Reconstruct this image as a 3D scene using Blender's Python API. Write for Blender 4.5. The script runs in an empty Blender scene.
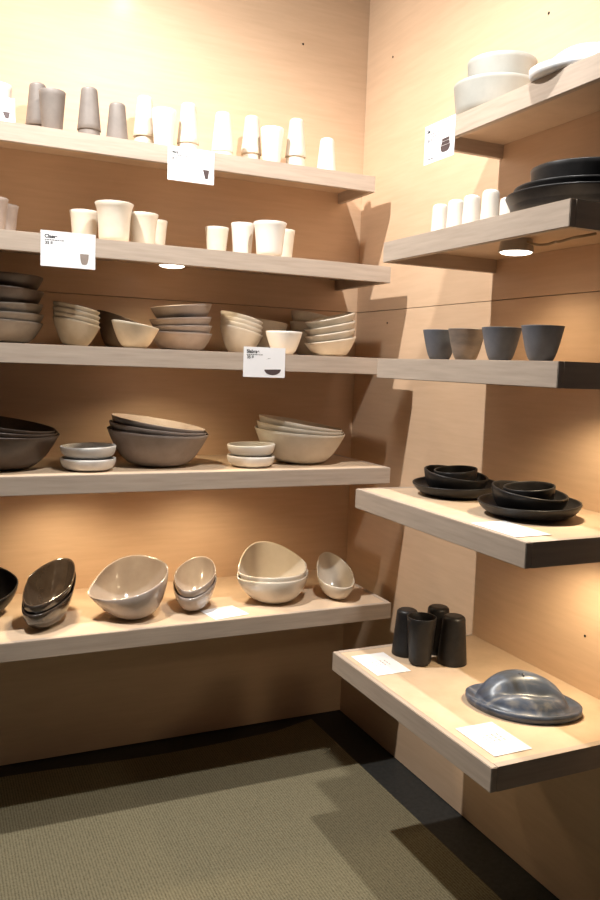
import bpy, bmesh, math, random
from mathutils import Vector, Matrix, Euler
S = bpy.context.scene
C = S.collection
PI = math.pi
random.seed(4)

# ------------------------------------------------------------------ camera, world, light
cam = bpy.data.cameras.new('camera'); camo = bpy.data.objects.new('camera', cam); C.objects.link(camo)
cam.sensor_fit = 'VERTICAL'; cam.sensor_height = 24; cam.lens = 809.33/900*24; cam.clip_start = .05
Rv = Vector((0.90764, -0.41825, 0.03544)); Uv = Vector((0.01165, 0.10949, 0.99392)); Fv = Vector((0.41958, 0.90170, -0.10426))
m = Matrix((Rv, Uv, -Fv)).transposed().to_4x4(); m.translation = (-1.6872, -3.0982, 1.5494)
camo.matrix_world = m
S.camera = camo
S.view_settings.view_transform = 'Standard'; S.view_settings.look = 'None'
S.view_settings.gamma = 1; S.view_settings.use_curve_mapping = False
S.view_settings.exposure = 0.1
w = bpy.data.worlds.new('hall_light'); S.world = w; w.use_nodes = True
w.node_tree.nodes['Background'].inputs[0].default_value = (.80, .86, 1.0, 1)
w.node_tree.nodes['Background'].inputs[1].default_value = .022

def spot(name, loc, target, power, color=(1, .87, .68), size=75, blend=.5, radius=.035):
    l = bpy.data.lights.new(name, 'SPOT'); l.energy = power; l.color = color
    l.spot_size = math.radians(size); l.spot_blend = blend; l.shadow_soft_size = radius
    o = bpy.data.objects.new(name, l); C.objects.link(o); o.location = loc
    o.rotation_euler = (Vector(target)-Vector(loc)).to_track_quat('-Z', 'Y').to_euler()
    return o
# ceiling spots of the booth, above the frame
LC = (1, .975, .93)
spot('spot_light', (-2.6, -1.68, 3.7), (-1.75, 0, 2.35), 40, LC, size=54, blend=1)
spot('spot_light', (-1.80, -.90, 3.7), (-.40, -.55, 1.3), 375, LC, size=104, blend=1)
spot('spot_light', (-.66, -1.68, 3.55), (-.80, -.45, 1.0), 205, LC, size=90, blend=.7)

# ------------------------------------------------------------------ materials
def mat(name, col, rough=.5, col2=None, scale=40, stretch=(1, 1, 1), bump=0, coat=0, spec=.5, wave=None, detail=6, bscale=None):
    M = bpy.data.materials.new(name); M.use_nodes = True
    N = M.node_tree.nodes; L = M.node_tree.links; b = N['Principled BSDF']
    b.inputs['Roughness'].default_value = rough
    b.inputs['Base Color'].default_value = (*col, 1)
    b.inputs['Coat Weight'].default_value = coat; b.inputs['Coat Roughness'].default_value = .15
    b.inputs['Specular IOR Level'].default_value = spec
    tc = N.new('ShaderNodeTexCoord'); mp = N.new('ShaderNodeMapping'); mp.inputs['Scale'].default_value = stretch
    L.new(tc.outputs['Object'], mp.inputs['Vector'])
    nz = N.new('ShaderNodeTexNoise'); nz.inputs['Scale'].default_value = scale; nz.inputs['Detail'].default_value = detail
    nz.inputs['Roughness'].default_value = .6
    L.new(mp.outputs[0], nz.inputs['Vector'])
    fac = nz.outputs['Fac']
    if wave:
        wv = N.new('ShaderNodeTexWave'); wv.bands_direction = 'Z'; wv.inputs['Scale'].default_value = wave[0]
        wv.inputs['Distortion'].default_value = wave[1]; wv.inputs['Detail'].default_value = 3; wv.inputs['Detail Scale'].default_value = .8
        mp2 = N.new('ShaderNodeMapping'); mp2.inputs['Scale'].default_value = (.5, .5, 1)
        L.new(tc.outputs['Object'], mp2.inputs['Vector']); L.new(mp2.outputs[0], wv.inputs['Vector'])
        mx = N.new('ShaderNodeMix'); mx.inputs['Factor'].default_value = wave[2]
        L.new(fac, mx.inputs[2]); L.new(wv.outputs['Fac'], mx.inputs[3]); fac = mx.outputs[0]
    if col2:
        r = N.new('ShaderNodeValToRGB'); r.color_ramp.elements[0].position = .3; r.color_ramp.elements[1].position = .7
        r.color_ramp.elements[0].color = (*col, 1); r.color_ramp.elements[1].color = (*col2, 1)
        L.new(fac, r.inputs[0]); L.new(r.outputs[0], b.inputs['Base Color'])
    if bump:
        bp = N.new('ShaderNodeBump'); bp.inputs['Strength'].default_value = bump; bp.inputs['Distance'].default_value = .002
        L.new(fac, bp.inputs['Height']); L.new(bp.outputs[0], b.inputs['Normal'])
    return M
PLY = mat('birch_plywood', (.60, .41, .265), .42, (.665, .465, .31), 5, (1, 1, 11), wave=(3.5, 14, .06), bump=.05, coat=.12)
SHELF = mat('maple_board', (.57, .42, .285), .5, (.66, .50, .355), 6, (2, 2, 22), bump=.05)
EDGE = mat('maple_edge', (.41, .325, .26), .5, (.51, .415, .335), 6, (1, 14, 14), bump=.05)
EDGER = mat('maple_edge_along_wall', (.41, .325, .26), .5, (.51, .415, .335), 6, (14, 1, 14), bump=.05)
BLACKFLOOR = mat('black_floor', (.012, .012, .011), .6, (.03, .03, .027), 60)
DARK = mat('dark_gap', (.02, .012, .008), .9)
WHITE = mat('white_porcelain', (.70, .66, .60), .35, (.76, .72, .66), 8)
CREAM = mat('cream_stoneware', (.62, .55, .45), .45, (.70, .63, .53), 18)
CREAMG = mat('cream_glaze', (.60, .52, .42), .18, (.68, .60, .50), 14, coat=.6)
TAUPE = mat('taupe_stoneware', (.26, .205, .175), .5, (.33, .27, .235), 20)
TAUPEG = mat('taupe_glaze', (.36, .29, .25), .15, (.44, .37, .32), 14, coat=.7)
BROWN = mat('dark_brown_stoneware', (.055, .036, .026), .42, (.085, .058, .042), 25)
BROWNG = mat('dark_brown_glaze', (.035, .024, .018), .1, (.055, .04, .03), 25, coat=.8)
BLACK = mat('black_stoneware', (.011, .010, .010), .4, (.022, .020, .020), 40, spec=.3)
SLATE = mat('slate_grey_stoneware', (.075, .085, .11), .55, (.13, .142, .175), 14)
LGREY = mat('pale_grey_stoneware', (.33, .325, .295), .5, (.40, .395, .36), 12)
LGREYW = mat('grey_white_stoneware', (.58, .55, .52), .45, (.66, .63, .60), 12)
OLIVEC = mat('olive_beige_stoneware', (.30, .25, .18), .5, (.38, .32, .24), 20)
CUPGREY = mat('warm_grey_stoneware', (.155, .13, .115), .55, (.20, .17, .15), 22)
BROWNGREY = mat('brown_grey_stoneware', (.13, .105, .082), .5, (.18, .15, .12), 20)
BEIGE = mat('beige_stoneware', (.42, .36, .27), .45, (.50, .43, .33), 20)
PAPER = mat('white_card', (.86, .86, .88), .6)
INK = mat('grey_ink', (.015, .015, .018), .7)
PRINT = mat('dark_print', (.07, .045, .045), .7)
PINKINK = mat('pink_ink', (.30, .10, .08), .7)
STEEL = mat('lamp_housing', (.42, .38, .34), .3)
CABLE = mat('clear_cable', (.35, .27, .18), .4)
def emis(name, col, s):
    M = bpy.data.materials.new(name); M.use_nodes = True; b = M.node_tree.nodes['Principled BSDF']
    b.inputs['Emission Color'].default_value = (*col, 1); b.inputs['Emission Strength'].default_value = s; return M
LENS = emis('lit_lens', (1, .9, .75), 6)
# carpet: woven ribs
def carpet_mat():
    M = bpy.data.materials.new('woven_carpet'); M.use_nodes = True
    N = M.node_tree.nodes; L = M.node_tree.links; b = N['Principled BSDF']; b.inputs['Roughness'].default_value = .95
    b.inputs['Specular IOR Level'].default_value = .1
    tc = N.new('ShaderNodeTexCoord'); mp = N.new('ShaderNodeMapping'); mp.inputs['Rotation'].default_value = (0, 0, math.radians(0))
    L.new(tc.outputs['Object'], mp.inputs['Vector'])
    outs = []
    for d, sc in (('X', 34), ('Y', 52)):
        wv = N.new('ShaderNodeTexWave'); wv.bands_direction = d; wv.inputs['Scale'].default_value = sc
        wv.inputs['Distortion'].default_value = 1.2; wv.inputs['Detail Scale'].default_value = 3
        L.new(mp.outputs[0], wv.inputs['Vector']); outs.append(wv.outputs['Fac'])
    mu = N.new('ShaderNodeMath'); mu.operation = 'MULTIPLY'; L.new(outs[0], mu.inputs[0]); L.new(outs[1], mu.inputs[1])
    nz = N.new('ShaderNodeTexNoise'); nz.inputs['Scale'].default_value = 130; nz.inputs['Detail'].default_value = 4; L.new(mp.outputs[0], nz.inputs['Vector'])
    ad = N.new('ShaderNodeMath'); ad.operation = 'ADD'; L.new(mu.outputs[0], ad.inputs[0]); L.new(nz.outputs['Fac'], ad.inputs[1])
    r = N.new('ShaderNodeValToRGB'); r.color_ramp.elements[0].position = .35; r.color_ramp.elements[1].position = 1.2 if False else 1.0
    r.color_ramp.elements[0].color = (.12, .10, .06, 1); r.color_ramp.elements[1].color = (.265, .23, .145, 1)
    L.new(ad.outputs[0], r.inputs[0]); L.new(r.outputs[0], b.inputs['Base Color'])
    bp = N.new('ShaderNodeBump'); bp.inputs['Strength'].default_value = .5; bp.inputs['Distance'].default_value = .003
    L.new(ad.outputs[0], bp.inputs['Height']); L.new(bp.outputs[0], b.inputs['Normal'])
    return M
CARPET = carpet_mat()
# swirled blue grey glaze
def swirl_mat(name, c0, c1, c2):
    M = bpy.data.materials.new(name); M.use_nodes = True
    N = M.node_tree.nodes; L = M.node_tree.links; b = N['Principled BSDF']; b.inputs['Roughness'].default_value = .35
    tc = N.new('ShaderNodeTexCoord'); mp = N.new('ShaderNodeMapping'); mp.inputs['Scale'].default_value = (1, 2.2, 1)
    mp.inputs['Rotation'].default_value = (0, 0, .35)
    L.new(tc.outputs['Object'], mp.inputs['Vector'])
    nz = N.new('ShaderNodeTexNoise'); nz.inputs['Scale'].default_value = 7; nz.inputs['Detail'].default_value = 5; nz.inputs['Distortion'].default_value = 1.6
    L.new(mp.outputs[0], nz.inputs['Vector'])
    r = N.new('ShaderNodeValToRGB'); e = r.color_ramp.elements
    e[0].position = .3; e[0].color = (*c0, 1); e[1].position = .68; e[1].color = (*c2, 1)
    k = e.new(.52); k.color = (*c1, 1)
    L.new(nz.outputs['Fac'], r.inputs[0]); L.new(r.outputs[0], b.inputs['Base Color'])
    return M
SWIRL = swirl_mat('blue_grey_swirled_glaze', (.045, .050, .062), (.075, .095, .145), (.20, .20, .21))
SWIRLW = swirl_mat('white_swirled_glaze', (.60, .66, .74), (.78, .78, .78), (.85, .83, .80))

# ------------------------------------------------------------------ helpers
def link(name, bm, m, parent=None, smooth=False, loc=(0, 0, 0)):
    me = bpy.data.meshes.new(name); bmesh.ops.recalc_face_normals(bm, faces=bm.faces); bm.to_mesh(me); bm.free()
    if m: me.materials.append(m)
    if smooth:
        for p in me.polygons: p.use_smooth = True
    o = bpy.data.objects.new(name, me); C.objects.link(o); o.location = loc
    if parent: o.parent = parent
    return o
def box(bm, x0, x1, y0, y1, z0, z1, bev=0):
    r = bmesh.ops.create_cube(bm, size=1)
    for v in r['verts']:
        v.co = Vector(((x0+x1)/2+v.co.x*(x1-x0), (y0+y1)/2+v.co.y*(y1-y0), (z0+z1)/2+v.co.z*(z1-z0)))
    if bev:
        es = set(e for v in r['verts'] for e in v.link_edges)
        bmesh.ops.bevel(bm, geom=list(es), offset=bev, segments=2, affect='EDGES')
def tag(o, label, cat, group=None):
    o['label'] = label; o['category'] = cat
    if group: o['group'] = group
def thing(name, label, cat, loc=(0, 0, 0), rz=0, group=None):
    o = bpy.data.objects.new(name, None); C.objects.link(o); o.location = loc; o.rotation_euler = (0, 0, rz)
    o.empty_display_size = .05
    tag(o, label, cat, group); return o
def struct(name, bm, m):
    o = link(name, bm, m); o['kind'] = 'structure'; return o

# ------------------------------------------------------------------ the booth
SEAM = 1.781
bm = bmesh.new()
box(bm, -2.5, .03, 0, .03, .06, SEAM-.0012); box(bm, -2.5, .03, 0, .03, SEAM+.0012, 3.3)
box(bm, -2.5, .03, .03, .04, .06, 3.3)
wb = struct('wall_back', bm, PLY)
bm = bmesh.new()
box(bm, 0, .03, -1.95, -.0012, .06, SEAM-.0012); box(bm, 0, .03, -1.95, -.0012, SEAM+.0012, 3.3)
box(bm, .03, .04, -1.95, 0, .06, 3.3)
wr = struct('wall_right', bm, PLY)
bm = bmesh.new(); box(bm, -2.5, .04, .012, .03, 0, .06); struct('baseboard_back', bm, DARK)
bm = bmesh.new(); box(bm, .012, .03, -1.95, .012, 0, .06); struct('baseboard_right', bm, DARK)
# wall board comes nearly down to the floor
bm = bmesh.new(); box(bm, -2.5, .0, 0, .011, .006, .0605); struct('trim_1', bm, PLY)
bm = bmesh.new(); box(bm, 0, .011, -1.95, 0, .004, .0605); struct('trim_2', bm, PLY)
bm = bmesh.new(); box(bm, -2.6, .04, -3.6, .04, -.05, 0); struct('floor', bm, BLACKFLOOR)
# nail holes in the plywood
bm = bmesh.new()
for y, z in ((-.209, 2.768), (-1.107, 2.61), (-1.428, .816), (-.26, 1.73)):
    bmesh.ops.create_cone(bm, cap_ends=True, segments=10, radius1=.004, radius2=.004, depth=.0012, matrix=Matrix.Translation((-.0007, y, z)) @ Matrix.Rotation(PI/2, 4, 'Y'))
bmesh.ops.create_cone(bm, cap_ends=True, segments=10, radius1=.004, radius2=.004, depth=.0012, matrix=Matrix.Translation((-.296, -.0007, 2.829)) @ Matrix.Rotation(PI/2, 4, 'X'))
struct('trim_3', bm, DARK)
# carpet with a slightly wavy edge along the back wall
bm = bmesh.new()
xs = [-2.5+i*(2.5-.165)/60 for i in range(61)]
top = []; bot = []
for x in xs:
    t = (x+1.5)/1.35
    y = -.095-.035*math.sin(max(0, min(1, t))*PI)**2 if x > -1.5 else -.095
    if x > -.35: y += .05*((x+.35)/.185)
    top.append((bm.verts.new((x, y, .009)), bm.verts.new((x, -3.5, .009)))); bot.append((bm.verts.new((x, y, .0005)), bm.verts.new((x, -3.5, .0005))))
for i in range(60):
    a, b, c, d = top[i], top[i+1], bot[i], bot[i+1]
    bm.faces.new((a[0], b[0], b[1], a[1])); bm.faces.new((c[0], c[1], d[1], d[0])); bm.faces.new((a[0], c[0], d[0], b[0])); bm.faces.new((a[1], b[1], d[1], c[1]))
bm.faces.new((top[0][0], top[0][1], bot[0][1], bot[0][0])); bm.faces.new((top[-1][0], bot[-1][0], bot[-1][1], top[-1][1]))
o = link('carpet', bm, CARPET); tag(o, 'olive beige woven carpet laid on the black floor', 'carpet')

# ------------------------------------------------------------------ shelves
TL = {1: 2.2855, 2: 1.928, 3: 1.585, 4: 1.176, 5: .667}; DL = {1: .279, 2: .427, 3: .495, 4: .491, 5: .543}
TR = {1: 2.289, 2: 1.929, 3: 1.5785, 4: 1.174, 5: .6575}; WR = {1: .273, 2: .416, 3: .419, 4: .476, 5: .533}
ordn = {1: 'topmost', 2: 'second from the top', 3: 'third from the top', 4: 'fourth from the top', 5: 'lowest'}
def skirted_shelf(side, i):
    if side == 'L': z, d = TL[i], DL[i]
    else: z, d = TR[i], WR[i]
    wall = 'back wall' if side == 'L' else 'right wall'
    t = thing('wall_shelf', 'pale maple shelf with a deep edge on the %s, %s there' % (wall, ordn[i]), 'shelf', (0, 0, 0), 0, 'deep edged shelves on the '+wall)
    h = .06; th = .018
    if side == 'L':
        x0, x1 = -2.3, -.094
        t.location = (-1.2, -.001, z); o = Vector((1.2, .001, -z))
        b = bmesh.new(); box(b, x0+th, x1-th, -d+th, -.001, z-th, z-.0005); link('shelf_board', b, SHELF, t, loc=o)
        b = bmesh.new(); box(b, x0, x1, -d, -d+th, z-h, z, .0015); link('front_edge', b, EDGE, t, loc=o)
        for s, a in ((x0, x0+th), (x1-th, x1)):
            b = bmesh.new(); box(b, s, a, -d+th, -.001, z-h, z); link('side_edge', b, EDGER, t, loc=o)
    else:
        y0, y1 = -1.7065, -.9154
        t.location = (-.001, -1.3, z); o = Vector((.001, 1.3, -z))
        b = bmesh.new(); box(b, -d+th, -.001, y0+th, y1-th, z-th, z-.0005); link('shelf_board', b, SHELF, t, loc=o)
        b = bmesh.new(); box(b, -d, -d+th, y0, y1, z-h, z, .0015); link('front_edge', b, EDGER, t, loc=o)
        for s, a in ((y0, y0+th), (y1-th, y1)):
            b = bmesh.new(); box(b, -d+th, -.001, s, a, z-h, z); link('side_edge', b, EDGE, t, loc=o)
for i in range(1, 6): skirted_shelf('L', i)
for i in range(1, 6): skirted_shelf('R', i)

# ------------------------------------------------------------------ puck lights
def puck(x, y, zt, label, power, cable=None):
    t = thing('puck_light', label, 'lamp', (x, y, zt-.018), 0, 'round lamps under the shelves')
    b = bmesh.new()
    bmesh.ops.create_cone(b, cap_ends=True, segments=36, radius1=.048, radius2=.042, depth=.034, matrix=Matrix.Translation((0, 0, -.0175)))
    link('lamp_housing', b, STEEL, t)
    b = bmesh.new(); bmesh.ops.create_uvsphere(b, u_segments=28, v_segments=12, radius=.043)
    for v in b.verts: v.co.z = v.co.z*.16-.0345
    link('lamp_lens', b, LENS, t, True)
    if cable:
        cu = bpy.data.curves.new('cable', 'CURVE'); cu.dimensions = '3D'; cu.bevel_depth = .0035; cu.bevel_resolution = 3
        sp = cu.splines.new('NURBS'); sp.points.add(len(cable)-1)
        for k, p in enumerate(cable): sp.points[k].co = (*p, 1)
        sp.use_endpoint_u = True; cu.materials.append(CABLE)
        tmp = bpy.data.objects.new('cable', cu); C.objects.link(tmp); bpy.context.view_layer.update()
        me = bpy.data.meshes.new_from_object(tmp.evaluated_get(bpy.context.evaluated_depsgraph_get()))
        bpy.data.objects.remove(tmp); bpy.data.curves.remove(cu)
        co = bpy.data.objects.new('cable', me); C.objects.link(co); co.parent = t
    l = bpy.data.lights.new('lamp_glow', 'SPOT'); l.energy = power; l.color = (1, .80, .52); l.spot_size = math.radians(150); l.spot_blend = .7; l.shadow_soft_size = .03
    lo = bpy.data.objects.new('lamp_glow', l); C.objects.link(lo); lo.parent = t; lo.location = (0, 0, -.048)
puck(-.905, -.31, TL[2], 'lit round lamp under the back wall shelf of wide mugs', 7, [(-.04, 0, -.012), (-.07, .01, -.03), (-.10, 0, -.022), (-.14, .01, -.008)])
puck(-.90, -.30, TL[3], 'lit round lamp under the back wall shelf of bowl stacks', 7)
puck(-1.24, -.28, TL[4], 'lit round lamp at left under the back wall shelf of wide nested bowls', 12)
puck(-.72, -.28, TL[4], 'lit round lamp at right under the back wall shelf of wide nested bowls', 9)
puck(-.216, -1.29, TR[2], 'lit round lamp with coiled cable under the right wall shelf of black bowls', 5,
     [(0, -.045, -.012), (.01, -.09, -.03), (.04, -.12, -.012), (.0, -.15, -.028), (.03, -.19, -.014), (.0, -.22, -.022), (.05, -.24, -.01)])
puck(-.20, -1.50, TR[3], 'round lamp hidden under the right wall shelf of four slate cups', 9)
puck(-.20, -1.50, TR[4], 'round lamp hidden under the right wall shelf of black plates', 14)

# ------------------------------------------------------------------ vessels
def lathe_mesh(name, prof, m, n=48, fn=None, H=None):
    bm = bmesh.new(); rings = []
    H = H or max(z for r, z in prof)
    for r, z in prof:
        if r < 1e-6:
            p = Vector((0, 0, z)); p = fn(p, 0, z/H) if fn else p
            rings.append([bm.verts.new(p)])
        else:
            ring = []
            for k in range(n):
                a = 2*PI*k/n; p = Vector((r*math.cos(a), r*math.sin(a), z))
                if fn: p = fn(p, a, z/H)
                ring.append(bm.verts.new(p))
            rings.append(ring)
    for A, B in zip(rings, rings[1:]):
        for k in range(n):
            k2 = (k+1) % n
            if len(A) == 1: bm.faces.new((A[0], B[k], B[k2]))
            elif len(B) == 1: bm.faces.new((A[k], A[k2], B[0]))
            else: bm.faces.new((A[k], A[k2], B[k2], B[k]))
    bmesh.ops.recalc_face_normals(bm, faces=bm.faces)
    me = bpy.data.meshes.new(name); bm.to_mesh(me); bm.free(); me.materials.append(m)
    for p in me.polygons: p.use_smooth = True
    return me
def bowl_prof(R, rb, H, w=.005, p=1.0, q=1.0, steps=12):
    out = [(0, .002), (rb*.8, .002), (rb*.93, 0), (rb, .002)]
    def c(t, R, rb, z0, H):
        if p < 0: return (rb+(R-rb)*t**(-p), z0+(H-z0)*t)
        a = t*PI/2; return (rb+(R-rb)*math.sin(a)**p, z0+(H-z0)*(1-math.cos(a)**q))
    for k in range(1, steps+1): out.append(c(k/steps, R, rb, .002, H))
    out.append((R-w*.2, H+w*.35)); out.append((R-w*.8, H+w*.35))
    for k in range(steps, 0, -1):
        r, z = c(k/steps, R-w, rb-w*.3, .002+w, H); out.append((r, z))
    out += [(rb*.7, .002+w), (0, .002+w)]
    return out
def cup_prof(R, rb, H, w=.004, rc=.012, flare=0):
    # straight sided, rounded at the base
    out = [(0, .001), (rb-rc, 0)]
    for k in range(1, 6):
        a = k/5*PI/2; out.append((rb-rc+rc*math.sin(a), rc*(1-math.cos(a))))
    for k in range(1, 9):
        t = k/8; out.append((rb+(R-rb)*t+flare*t**5, rc+(H-rc)*t))
    Rt = R+flare
    out += [(Rt-w*.2, H+w*.3), (Rt-w*.8, H+w*.3)]
    for k in range(8, 0, -1):
        t = k/8; out.append((rb-w+(R-rb)*t+flare*t**5, rc+(H-rc)*t))
    out += [(rb-w-.003, w+.004), (rb-rc, w), (0, w)]
    return out
def place(me, name, loc, label, cat, group=None, rot=(0, 0, 0), flip=0, scale=1):
    o = bpy.data.objects.new(name, me); C.objects.link(o)
    e = Euler(rot)
    if flip: e = (Euler(rot).to_matrix() @ Matrix.Rotation(PI, 3, 'X')).to_euler(); loc = (loc[0], loc[1], loc[2]+flip)
    o.location = loc; o.rotation_euler = e; o.scale = (scale,)*3
    tag(o, label, cat, group); return o

# --- tumblers on the top left shelf
TH = .142
TUM = {}
def tum(m, n):
    TUM[n] = lathe_mesh('tumbler', cup_prof(.040, .0275, TH, .0035), m)
    TUM[n+'_wide'] = lathe_mesh('tumbler', cup_prof(.0435, .033, TH, .0035), m)
tum(CUPGREY, 'taupe'); tum(CREAM, 'cream'); tum(WHITE, 'white'); tum(BLACK, 'black')
z = TL[1]+.0005; G1 = 'tumblers on the top back wall shelf'
def T(c, x, up, label, dz=0, y=-.17):
    place(TUM[c+('_wide' if up else '')], 'tumbler', (x, y, z+dz), label, 'tumbler', G1, (0, 0, random.random()*6), 0 if up else TH+.0012)
T('white', -1.456, 1, 'white upright tumbler at the left end of the top shelf, behind a card', y=-.15)
T('taupe', -1.326, 0, 'lower grey brown tumbler of the upside down pair left of an upright one', y=-.095)
T('taupe', -1.326, 0, 'upper grey brown tumbler of the upside down pair left of an upright one', .044, y=-.095)
T('taupe', -1.289, 1, 'grey brown upright tumbler beside two stacked upside down ones', y=-.178)
T('taupe', -1.166, 0, 'lower grey brown tumbler of the freestanding upside down pair on the top shelf')
T('taupe', -1.166, 0, 'upper grey brown tumbler of the freestanding upside down pair on the top shelf', .036)
T('taupe', -1.070, 0, 'single grey brown tumbler upside down between the brown pair and the cream cups')
T('cream', -.956, 0, 'lower cream tumbler of the upside down pair left of the first white upright cup', y=-.095)
T('cream', -.956, 0, 'upper cream tumbler of the upside down pair left of the first white upright cup', .062, y=-.095)
T('white', -.906, 1, 'white upright tumbler just above the left half of the first hanging card', y=-.178)
T('cream', -.813, 0, 'lower cream tumbler of the upside down pair above the hanging card', y=-.165)
T('cream', -.813, 0, 'upper cream tumbler of the upside down pair above the hanging card', .042, y=-.165)
T('white', -.684, 0, 'lower white tumbler of the upside down pair alone in the middle of the top shelf')
T('white', -.684, 0, 'upper white tumbler of the upside down pair alone in the middle of the top shelf', .030)
T('cream', -.541, 0, 'lower cream tumbler of the upside down pair left of the second white upright cup', y=-.095)
T('cream', -.541, 0, 'upper cream tumbler of the upside down pair left of the second white upright cup', .058, y=-.095)
T('white', -.490, 1, 'white upright tumbler between two upside down pairs near the right end', y=-.178)
T('cream', -.388, 0, 'lower cream tumbler of the last upside down pair before the single white one')
T('cream', -.388, 0, 'upper cream tumbler of the last upside down pair before the single white one', .052)
T('white', -.255, 0, 'single white tumbler upside down at the right end of the top shelf')

# --- wide mugs on the second shelf
z = TL[2]+.0005; G2 = 'handleless mugs on the second back wall shelf'
def mug(m, x, y, R, H, label, fl=.004):
    place(lathe_mesh('mug', cup_prof(R-fl, R*.78, H, .004, .02, fl), m), 'mug', (x, y, z), label, 'mug', G2)
mug(TAUPE, -1.484, -.25, .050, .118, 'grey brown mug cut off by the left edge of the photo')
mug(TAUPE, -1.438, -.14, .046, .118, 'small grey brown mug right behind the one at the left edge')
mug(CREAM, -1.183, -.19, .050, .118, 'cream mug standing behind and left of the tallest flared mug', .003)
mug(CREAM, -1.108, -.32, .064, .132, 'tallest cream mug with a flared rim above the second hanging card', .009)
mug(CREAM, -.998, -.27, .052, .117, 'cream mug immediately right of the tallest flared mug')
mug(CREAM, -.925, -.16, .042, .118, 'half hidden cream mug at the right of the left mug group', .002)
mug(CREAM, -.710, -.21, .044, .108, 'leftmost cream mug of the right hand group on the second shelf', .002)
mug(WHITE, -.625, -.25, .043, .126, 'narrow white mug left of the widest white mug', .002)
mug(WHITE, -.558, -.35, .060, .122, 'widest white mug with a flared rim in the right hand group', .005)
mug(CREAM, -.438, -.20, .042, .128, 'cream mug half hidden at the right end of the second shelf group', .002)

# --- bowls on the third shelf
z = TL[3]+.0005; G3 = 'stacked bowls on the third back wall shelf'
def slant(a, ang):
    def f(p, th, s):
        q = p.copy(); q.z = p.z*(1+a*math.cos(th-ang)*max(0, s)**1.2); return q
    return f
def bowl(m, x, y, R, rb, H, dz, label, grp=G3, a=0, ang=PI, tilt=(0, 0, 0), w=.005, p=1.0, q=1.15, squash=1.0, zz=None, name='bowl', cat='bowl'):
    sl = slant(a, ang) if a else None
    def f(pp, th, s):
        r = sl(pp, th, s) if sl else pp.copy()
        r.y *= squash; return r
    me = lathe_mesh(name, bowl_prof(R, rb, H, w, p, q), m, fn=f, H=H)
    return place(me, name, (x, y, (z if zz is None else zz)+dz), label, cat, grp, tilt)
names5 = ['bottom', 'second lowest', 'middle', 'second highest', 'top']
CON = dict(p=-.62, w=.0042)
for k, dz in enumerate([0, .024, .055, .100, .146]):
    bowl(BROWN if k > 2 else BROWNGREY, -1.470, -.22, .147+.003*(k % 2), .080, .074, dz, '%s bowl of the tall dark stack at the left of the third shelf' % names5[k], a=.06*(k % 3-1), ang=.3*k, p=-.45)
ups = ['bottom one', 'second up', 'third up', 'top one']
for k in range(4):
    bowl(OLIVEC, -1.221, -.25, .079-.001*(k % 2), .034, .082, .0165*k, 'olive beige slanted bowl, %s of the four stacked left of the tilted brown bowl' % ups[k], a=.13, tilt=(0, math.radians(3), 0), **CON)
bowl(BROWN, -1.055, -.14, .083, .036, .108, 0, 'tilted dark brown bowl behind the single beige bowl', a=.16, tilt=(0, math.radians(5), 0), **CON)
bowl(BEIGE, -1.046, -.37, .079, .034, .078, 0, 'single beige bowl with slanted rim in front of a dark brown bowl', None, a=.12, ang=PI, tilt=(0, math.radians(2), 0), **CON)
for k in range(4):
    bowl(TAUPE, -.849, -.25, .111-.002*(k % 2), .066, .062, [0, .024, .052, .096][k], 'taupe wide bowl, %s of the four stacked beside the single beige bowl' % ups[k], a=[0, .1, .05, .12][k], ang=0, tilt=(0, math.radians([0, .5, -3, -2][k]), 0), p=-.55)
for k in range(4):
    bowl(CREAM, -.625, -.25, .081-.001*(k % 2), .036, .082, .0165*k, 'cream slanted bowl, %s of the four stacked behind the third shelf card' % ups[k], a=.16, tilt=(0, math.radians(4), 0), **CON)
bowl(CREAM, -.475, -.12, .092, .04, .128, 0, 'cream bowl at the back behind the small white bowl', None, a=.07, **CON)
bowl(WHITE, -.503, -.38, .067, .034, .080, 0, 'small round white bowl with a rolled rim right of the card', None, w=.007, p=-.62)
for k in range(3):
    bowl(CREAM, -.268, -.120, .094, .045, .088, .034*k+.005*(k == 2), 'cream bowl, %s of the back stack nearest the corner' % ['bottom', 'middle', 'top'][k], a=.12, tilt=(0, math.radians(2*k), 0), **CON)
for k in range(4):
    bowl(CREAM, -.286, -.325, .098-.002*(k % 2), .050, .062, .028*k, 'cream slanted bowl, %s of the front stack nearest the corner' % ups[k], a=.22, ang=0, tilt=(0, math.radians(-1.5-1.5*k), 0), p=-.6)

# --- wide nested bowls on the fourth shelf
z = TL[4]+.0005; G4 = 'wide nested bowls on the fourth back wall shelf'
def nested(m, x, y, R, col):
    for k in range(3):
        bowl(m, x-.005*k, y, R-.006*k, R*.42-.002*k, .122, .016*k, '%s wide bowl, %s of three nested on the fourth shelf' % (col, ['outermost', 'middle', 'innermost'][k]), G4,
             a=.04, tilt=(math.radians(2+.3*k), math.radians(1+2.7*k), 0), p=-.47, w=.0045, squash=.95)
nested(BROWN, -1.476, -.27, .198, 'dark brown')
nested(TAUPE, -.935, -.27, .180, 'taupe')
nested(CREAM, -.378, -.27, .177, 'cream')
G4b = 'small lipped dishes on the fourth back wall shelf'
for col, m, x, R in (('grey white', LGREYW, -1.194, .091), ('cream white', WHITE, -.610, .087)):
    for k in range(2):
        bowl(m, x, -.36, R, R*.62, .038, .041*k, '%s small lipped dish, %s of a pair on the fourth shelf' % (col, ['lower', 'upper'][k]), G4b, w=.007, p=.7, q=1.0, name='dish', cat='dish', a=.06*k, ang=0)

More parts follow.
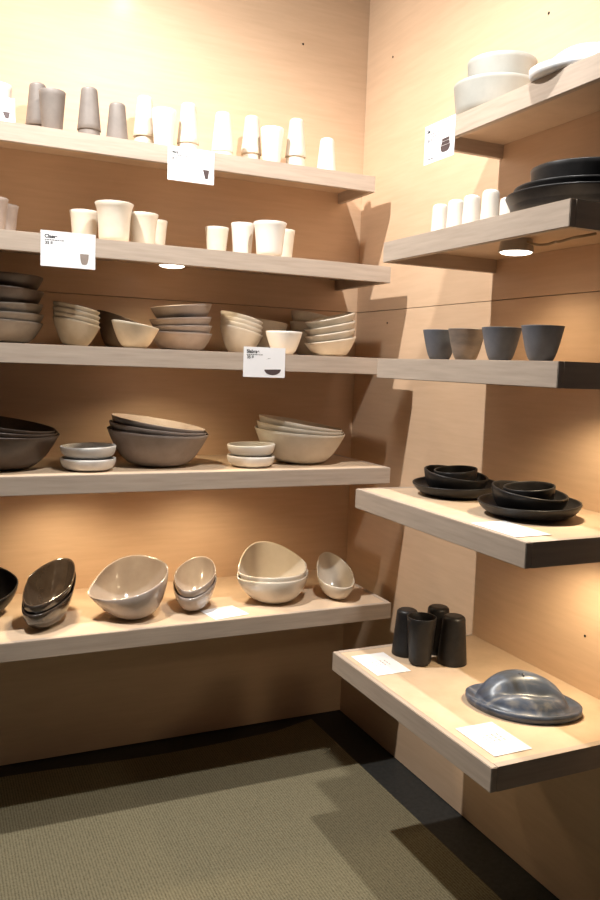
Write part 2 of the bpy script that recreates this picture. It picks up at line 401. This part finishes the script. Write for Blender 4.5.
# --- pinched glazed bowls on the lowest shelf
z = TL[5]+.0005; G5 = 'pinched glazed bowls on the lowest back wall shelf'
def pinched(m, x, y, rx, ry, H, k, label, rot=0, dz=0, pin=1.45, tip=0.0, lean=0, w=.005, kx=0, wav=0, rb=.27):
    def f(p, th, s):
        s = max(0, min(1.05, s)); c, sn = math.cos(th), math.sin(th); r = math.hypot(p.x, p.y)
        b = s**.7
        yy = math.copysign(abs(sn)**(1+(pin-1)*b), sn)
        q = Vector((rx*r*c*(1+tip*b*(c < 0)*abs(c)**4), ry*r*yy, 0))
        q.z = p.z*(1+k*sn*s+kx*c*s+wav*s*(math.cos(2*th)))
        q.y += lean*p.z
        return q
    me = lathe_mesh('glazed_bowl', bowl_prof(1, rb, H, w, .98, 1.3, 16), m, 64, f, H)
    return place(me, 'glazed_bowl', (x, y, z+dz), label, 'bowl', G5, (0, 0, rot))
_old = bowl_prof
def bowl_prof(R, rb, H, w=.005, p=1.0, q=1.0, steps=12):
    if R != 1: return _old(R, rb, H, w, p, q, steps)
    out = _old(1, rb, H, .045, p, q, steps)
    n = len(out); res = []
    for i, (r, zz) in enumerate(out):
        res.append((r, min(zz, H+.002) if zz > H else zz))
    # inner floor thickness back to a few millimetres
    half = 4+steps+2
    for i in range(half, n):
        r, zz = res[i]; t = (zz-.047)/(H-.047) if H > .047 else 0
        res[i] = (r, max(.007, .007+max(0, t)*(H-.007)))
    res[-1] = (0, .007); res[-2] = (rb*.7, .0072)
    return res
pinched(BLACK, -1.530, -.22, .13, .13, .10, .35, 'black round glazed bowl cut off by the left edge of the photo', lean=.2)
pinched(BROWNG, -1.335, -.395, .080, .155, .108, .38, 'lower dark brown boat shaped bowl of the glossy pair', rot=-.50, lean=.35)
pinched(BROWNG, -1.335, -.395, .077, .150, .106, .38, 'upper dark brown boat shaped bowl of the glossy pair', rot=-.50, dz=.030, lean=.35)
pinched(TAUPEG, -1.048, -.400, .133, .135, .128, .24, 'wide taupe bowl with a pinched left tip and high back rim', tip=.10, lean=.22, kx=.28, wav=-.06)
pinched(TAUPEG, -.822, -.378, .078, .125, .095, .34, 'lower taupe boat shaped bowl of the small pair behind the flat card', rot=-.45, lean=.3, kx=.08)
pinched(TAUPEG, -.822, -.378, .075, .121, .093, .34, 'upper taupe boat shaped bowl of the small pair behind the flat card', rot=-.45, dz=.028, lean=.3, kx=.08)
pinched(CREAMG, -.507, -.385, .146, .122, .112, .26, 'lower wide cream bowl of the pinched pair in the middle of the lowest shelf', wav=-.12, pin=1.9, lean=.2)
pinched(CREAMG, -.507, -.383, .141, .119, .112, .36, 'upper wide cream bowl of the pinched pair, with a high wavy back rim', dz=.024, wav=-.15, lean=.22, pin=1.9)
pinched(CREAMG, -.263, -.415, .074, .105, .094, .45, 'single small cream pinched bowl nearest the corner on the lowest shelf', rot=-.10, lean=.18, wav=-.10)

# --- right wall, top shelf
def rmug(): pass
z = TR[1]+.0005
def tub(m, x, y, R, H, dz, label, grp, rb=None, name='bowl'):
    me = lathe_mesh(name, cup_prof(R, rb or R*.93, H, .006, .03), m, 64)
    place(me, name, (x, y, z+dz), label, 'bowl', grp)
G6 = 'pale straight sided bowls on the top right wall shelf'
tub(LGREY, -.140, -1.060, .124, .098, 0, 'lower and wider pale grey straight sided bowl beside the corner card', G6)
tub(LGREY, -.138, -1.080, .100, .120, .040, 'upper pale grey straight sided bowl nested in a wider one', G6)
def hat(m, loc, rot, sc, label, grp):
    bm = bmesh.new(); nr, nt = 26, 96; rings = []
    def prof(r):      # height over normalised radius
        if r > .80: return .014+.010*math.exp(-((r-.99)/.10)**2)
        t = r/.80; return .016+.076*(1-t**2.6)**.75
    c = bm.verts.new((0, 0, prof(0)))
    for i in range(1, nr+1):
        r = i/nr; ring = []
        for k in range(nt):
            a = 2*PI*k/nt
            out = .152*(1+.10*abs(math.cos(a))**6)
            x = r*out*math.cos(a)-.012*(1-r); y = r*out*.80*math.sin(a)+.018*(1-r)
            hz = prof(r)
            d = max(0, 1-r/.86)
            # folds pressed across the front of the dome
            hz -= .030*math.exp(-((y+.035-.25*x)/.022)**2)*min(1, d*2.2)*(.6+.4*math.cos(9*x))
            hz += .006*math.sin(42*y+9*x)*min(1, 3*d)
            ring.append(bm.verts.new((x, y, hz)))
        rings.append(ring)
    for k in range(nt): bm.faces.new((c, rings[0][k], rings[0][(k+1) % nt]))
    for A, B in zip(rings, rings[1:]):
        for k in range(nt): bm.faces.new((A[k], B[k], B[(k+1) % nt], A[(k+1) % nt]))
    last = rings[-1]
    for rr, zz in ((1.0, .010), (.97, .0), (.90, .0)):
        nw = [bm.verts.new((v.co.x*rr, v.co.y*rr, zz)) for v in rings[-1]]
        for k in range(nt): bm.faces.new((last[k], nw[k], nw[(k+1) % nt], last[(k+1) % nt]))
        last = nw
    bm.faces.new(last[::-1])
    o = link('covered_dish', bm, m, None, True, loc); o.rotation_euler = (0, 0, rot); o.scale = (sc,)*3
    tag(o, label, 'dish', grp)
hat(SWIRLW, (-.145, -1.475, TR[1]+.0006), -.60, 1.0, 'white domed dish with a wide brim on the top right wall shelf', None)

# --- right wall, second shelf
z = TR[2]+.0005
me = lathe_mesh('cup', cup_prof(.0265, .023, .104, .003, .011), WHITE, 36)
for k, (x, y, dh, lb) in enumerate([(-.30, -1.040, 0, 'leftmost small white upside down cup, touching bare wall space'), (-.30, -1.118, 0, 'second small white upside down cup from the left on the right wall shelf'),
                              (-.30, -1.193, .002, 'third small white upside down cup from the left on the right wall shelf'), (-.30, -1.276, .004, 'largest looking small white upside down cup, fourth from the left'),
                              (-.20, -1.225, 0, 'small white upside down cup half hidden by the black bowl stack')]):
    place(me, 'cup', (x, y, z), lb, 'cup', 'small white cups on the second right wall shelf', (0, 0, 0), .104+.0012)
G7 = 'black straight sided bowls on the second right wall shelf'
tub(BLACK, -.205, -1.510, .182, .055, 0, 'widest black straight sided bowl at the bottom of the stack of three', G7)
tub(BLACK, -.205, -1.510, .163, .066, .008, 'middle black straight sided bowl nested in the stack of three', G7)
tub(BLACK, -.200, -1.515, .132, .106, .015, 'narrowest black straight sided bowl rising from the stack of three', G7)

# --- right wall, third shelf: four slate cups
z = TR[3]+.0005
me = lathe_mesh('cup', bowl_prof(.053, .027, .088, .004, 1.2, 2.2), SLATE, 48)
me2 = lathe_mesh('cup', bowl_prof(.053, .027, .088, .004, 1.2, 2.2), mat('brown_grey_swirled_stoneware', (.10, .09, .085), .5, (.24, .19, .16), 9, (1, 1, 3)), 48)
for k, (y, lb) in enumerate([(-1.045, 'leftmost of the four tapering slate cups'), (-1.175, 'second tapering slate cup, with a brownish swirl on its side'), (-1.330, 'third tapering slate cup from the left'), (-1.490, 'rightmost and bluest of the four tapering slate cups')]):
    place(me2 if k == 1 else me, 'cup', (-.28, y, z), lb, 'cup', 'tapering slate cups on the third right wall shelf', (0, 0, k), 0, 1.0)

# --- right wall, fourth shelf: black plates and bowls
z = TR[4]+.0005; G8 = 'black bowls on plates on the fourth right wall shelf'
def dset(x, y, R, side):
    bowl(BLACK, x, y, R, R*.55, .038, 0, 'black plate under the %s pair of bowls on the fourth right wall shelf' % side, G8, w=.006, p=.7, q=1.6, a=.12, ang=.3, name='plate', cat='plate')
    bowl(BLACK, x, y, R*.74, R*.40, .058, .009, 'outer black bowl standing in the %s black plate' % side, G8, w=.006, p=.75, q=1.3, a=.20, ang=PI/2+.4)
    bowl(BLACK, x-.003, y, R*.50, R*.30, .062, .0165, 'inner black bowl at the top of the %s plate set' % side, G8, w=.005, p=.7, q=1.2, a=.10, ang=0)
dset(-.235, -1.100, .130, 'left')
dset(-.242, -1.438, .134, 'right')

# --- right wall, lowest shelf
z = TR[5]+.0005; G9 = 'black tumblers on the lowest right wall shelf'
for x, y, up, s, lb in ((-.322, -1.005, 0, 1.0, 'black upside down tumbler at the left behind the upright one'), (-.328, -1.096, 1, 1.03, 'black upright tumbler with its open mouth up, in front of three others'),
                     (-.215, -1.020, 0, 1.03, 'black upside down tumbler at the back between two others'), (-.228, -1.122, 0, 1.04, 'black upside down tumbler at the right of the four')):
    place(TUM['black_wide'], 'tumbler', (x, y, z), lb, 'tumbler', G9, (0, 0, 0), 0 if up else (TH+.0012)*s, s)
hat(SWIRL, (-.240, -1.462, TR[5]+.0006), -.78, .91, 'blue grey swirled domed dish with a brim on the lowest right wall shelf', None)

# ------------------------------------------------------------------ cards
def text_mesh(txt, size, parent, loc, m, name='printed_text', rot=(0, 0, 0)):
    cu = bpy.data.curves.new(name, 'FONT'); cu.body = txt; cu.size = size; cu.offset = size*.03
    to = bpy.data.objects.new(name, cu); C.objects.link(to)
    bpy.context.view_layer.update()
    me = bpy.data.meshes.new_from_object(to.evaluated_get(bpy.context.evaluated_depsgraph_get()))
    bpy.data.objects.remove(to); bpy.data.curves.remove(cu)
    me.materials.clear(); me.materials.append(m)
    o = bpy.data.objects.new(name, me); C.objects.link(o); o.parent = parent; o.location = loc; o.rotation_euler = rot
    return o
def shape_part(name, polys, m, parent, lz):
    bm = bmesh.new()
    for pl in polys: bm.faces.new([bm.verts.new((x, y, lz)) for x, y in pl])
    return link(name, bm, m, parent)
def bowl_poly(cx, cy, rx, h, tilt=0, n=14, pw=1.0):
    pts = [(cx-rx, cy-tilt*.5), (cx+rx, cy+tilt*.5)]
    for k in range(1, n):
        a = PI*k/n; pts.append((cx+rx*math.copysign(abs(math.cos(a))**pw, math.cos(a)), cy-h*math.sin(a)))
    return pts
def card(label, W, Hh, mw, title=None, price=None, pic=None, lines=1, grp='printed cards hanging on shelf edges', ts=.011):
    """card in its own xy plane, lower left corner at the origin, face towards +z"""
    t = bpy.data.objects.new('price_card', None); C.objects.link(t); t.matrix_world = mw; t.empty_display_size = .03
    tag(t, label, 'card', grp)
    bm = bmesh.new(); box(bm, 0, W, 0, Hh, -.0007, 0); link('card_sheet', bm, PAPER, t)
    if title: text_mesh(title, ts, t, (W*.07, Hh*.80, .0004), INK)
    if lines: 
        ps = []
        for k in range(lines):
            y = Hh*(.735-.07*k); x = W*.07; rr = random.Random(k+3)
            while x < W*(.40 if lines == 1 else .5): 
                l = rr.uniform(.004, .009); ps.append([(x, y), (x+l, y), (x+l, y+.0020), (x, y+.0020)]); x += l+.0015
        shape_part('printed_line_text', ps, INK, t, .0004)
    if price: text_mesh(price, ts*.85, t, (W*.08, Hh*(.62-.07*(lines-1)), .0004), INK, 'printed_price')
    if pic == 'tumbler':
        cx = W*.83; shape_part('printed_picture', [[(cx-.013, Hh*.42), (cx+.011, Hh*.42), (cx+.006, Hh*.15), (cx-.004, Hh*.15)]], PRINT, t, .0004)
    if pic == 'mug':
        shape_part('printed_picture', [bowl_poly(W*.795, Hh*.42, .0135, Hh*.31, 0, 14, .6)], TAUPE, t, .0004)
    if pic == 'bowl':
        shape_part('printed_picture', [bowl_poly(W*.70, Hh*.27, .031, Hh*.19, .002)], PRINT, t, .0004)
        shape_part('printed_mark', [[(W*.55, Hh*.60), (W*.60, Hh*.625), (W*.66, Hh*.645), (W*.60, Hh*.64)]], INK, t, .0004)
    if pic == 'stack':
        cx = W*.70; ps = [[(cx-.016, Hh*.44), (cx+.022, Hh*.44), (cx+.022, Hh*.51), (cx-.016, Hh*.51)], [(cx-.020, Hh*.34), (cx+.025, Hh*.34), (cx+.022, Hh*.43), (cx-.016, Hh*.43)], bowl_poly(cx+.002, Hh*.33, .025, Hh*.17, 0, 14, .6)]
        shape_part('printed_picture', ps, PRINT, t, .0004)
        shape_part('printed_footer', [[(W*.12, Hh*.10), (W*.32, Hh*.10), (W*.32, Hh*.12), (W*.12, Hh*.12)]], INK, t, .0004)
    if pic == 'lay':
        rr = random.Random(9); ps = []
        for k in range(4):
            y = Hh*(.70-.13*k); x0 = W*.36+rr.uniform(0, .006)
            for j in range(3): ps.append([(x0+j*.014, y), (x0+j*.014+.009, y), (x0+j*.014+.009, y+.0022), (x0+j*.014, y+.0022)])
        shape_part('printed_text', ps, PINKINK, t, .0004)
    return t
def M_back(x, y, z, lean=0, roll=0):   # face towards -y
    return Matrix.Translation((x, y, z)) @ Matrix.Rotation(roll, 4, 'Y') @ Matrix.Rotation(PI/2-lean, 4, 'X')
def M_right(x, y, z):                  # face towards -x, own x runs towards -y
    return Matrix.Translation((x, y, z)) @ Matrix(((0, 0, -1, 0), (-1, 0, 0, 0), (0, 1, 0, 0), (0, 0, 0, 1)))
card('white card with a dark tumbler picture hanging from the top back wall shelf', .168, .115, M_back(-.918, -.2805, 2.172), title='Nanji', price='26 $', pic='tumbler', ts=.012)
card('white card with a taupe mug picture hanging from the second back wall shelf', .168, .109, M_back(-1.357, -.4285, 1.829), title='Classe', price='35 $', pic='mug', ts=.015)
card('white card with a dark shallow bowl picture on the third back wall shelf edge', .155, .103, M_back(-.701, -.4965, 1.503), title='Slabrae', price='35 $', pic='bowl', ts=.016)
card('white card with a bowl stack picture on the corner of the top right wall shelf', .158, .115, M_right(-.2745, -.897, 2.178), title='Sal', price='18 $', pic='stack', lines=2, ts=.017)
card('white card leaning in front of the leftmost tumbler on the top shelf', .15, .085, M_back(-1.565, -.262, TL[1]+.001, .25), pic='tumbler', lines=0)
def M_flat(x, y, z, rot): return Matrix.Translation((x, y, z)) @ Matrix.Rotation(rot, 4, 'Z')
Gf = 'paper cards lying on shelves'
card('white paper card lying before the small taupe bowls on the lowest shelf', .135, .118, M_flat(-.789, -.5415+.012, TL[5]+.0014, .18), lines=1, grp=Gf)
card('white paper card lying left of the black tumblers', .165, .115, M_flat(-.500, -.975, TR[5]+.0014, -PI/2-.01), lines=0, pic='lay', grp=Gf)
card('white paper card lying in front of the blue grey domed dish', .155, .112, M_flat(-.492, -1.510, TR[5]+.0014, -PI/2), lines=0, pic='lay', grp=Gf)
card('white paper card lying in front of the right black plate set', .17, .105, M_flat(-.462, -1.485, TR[4]+.0014, -PI/2), lines=0, pic='lay', grp=Gf)
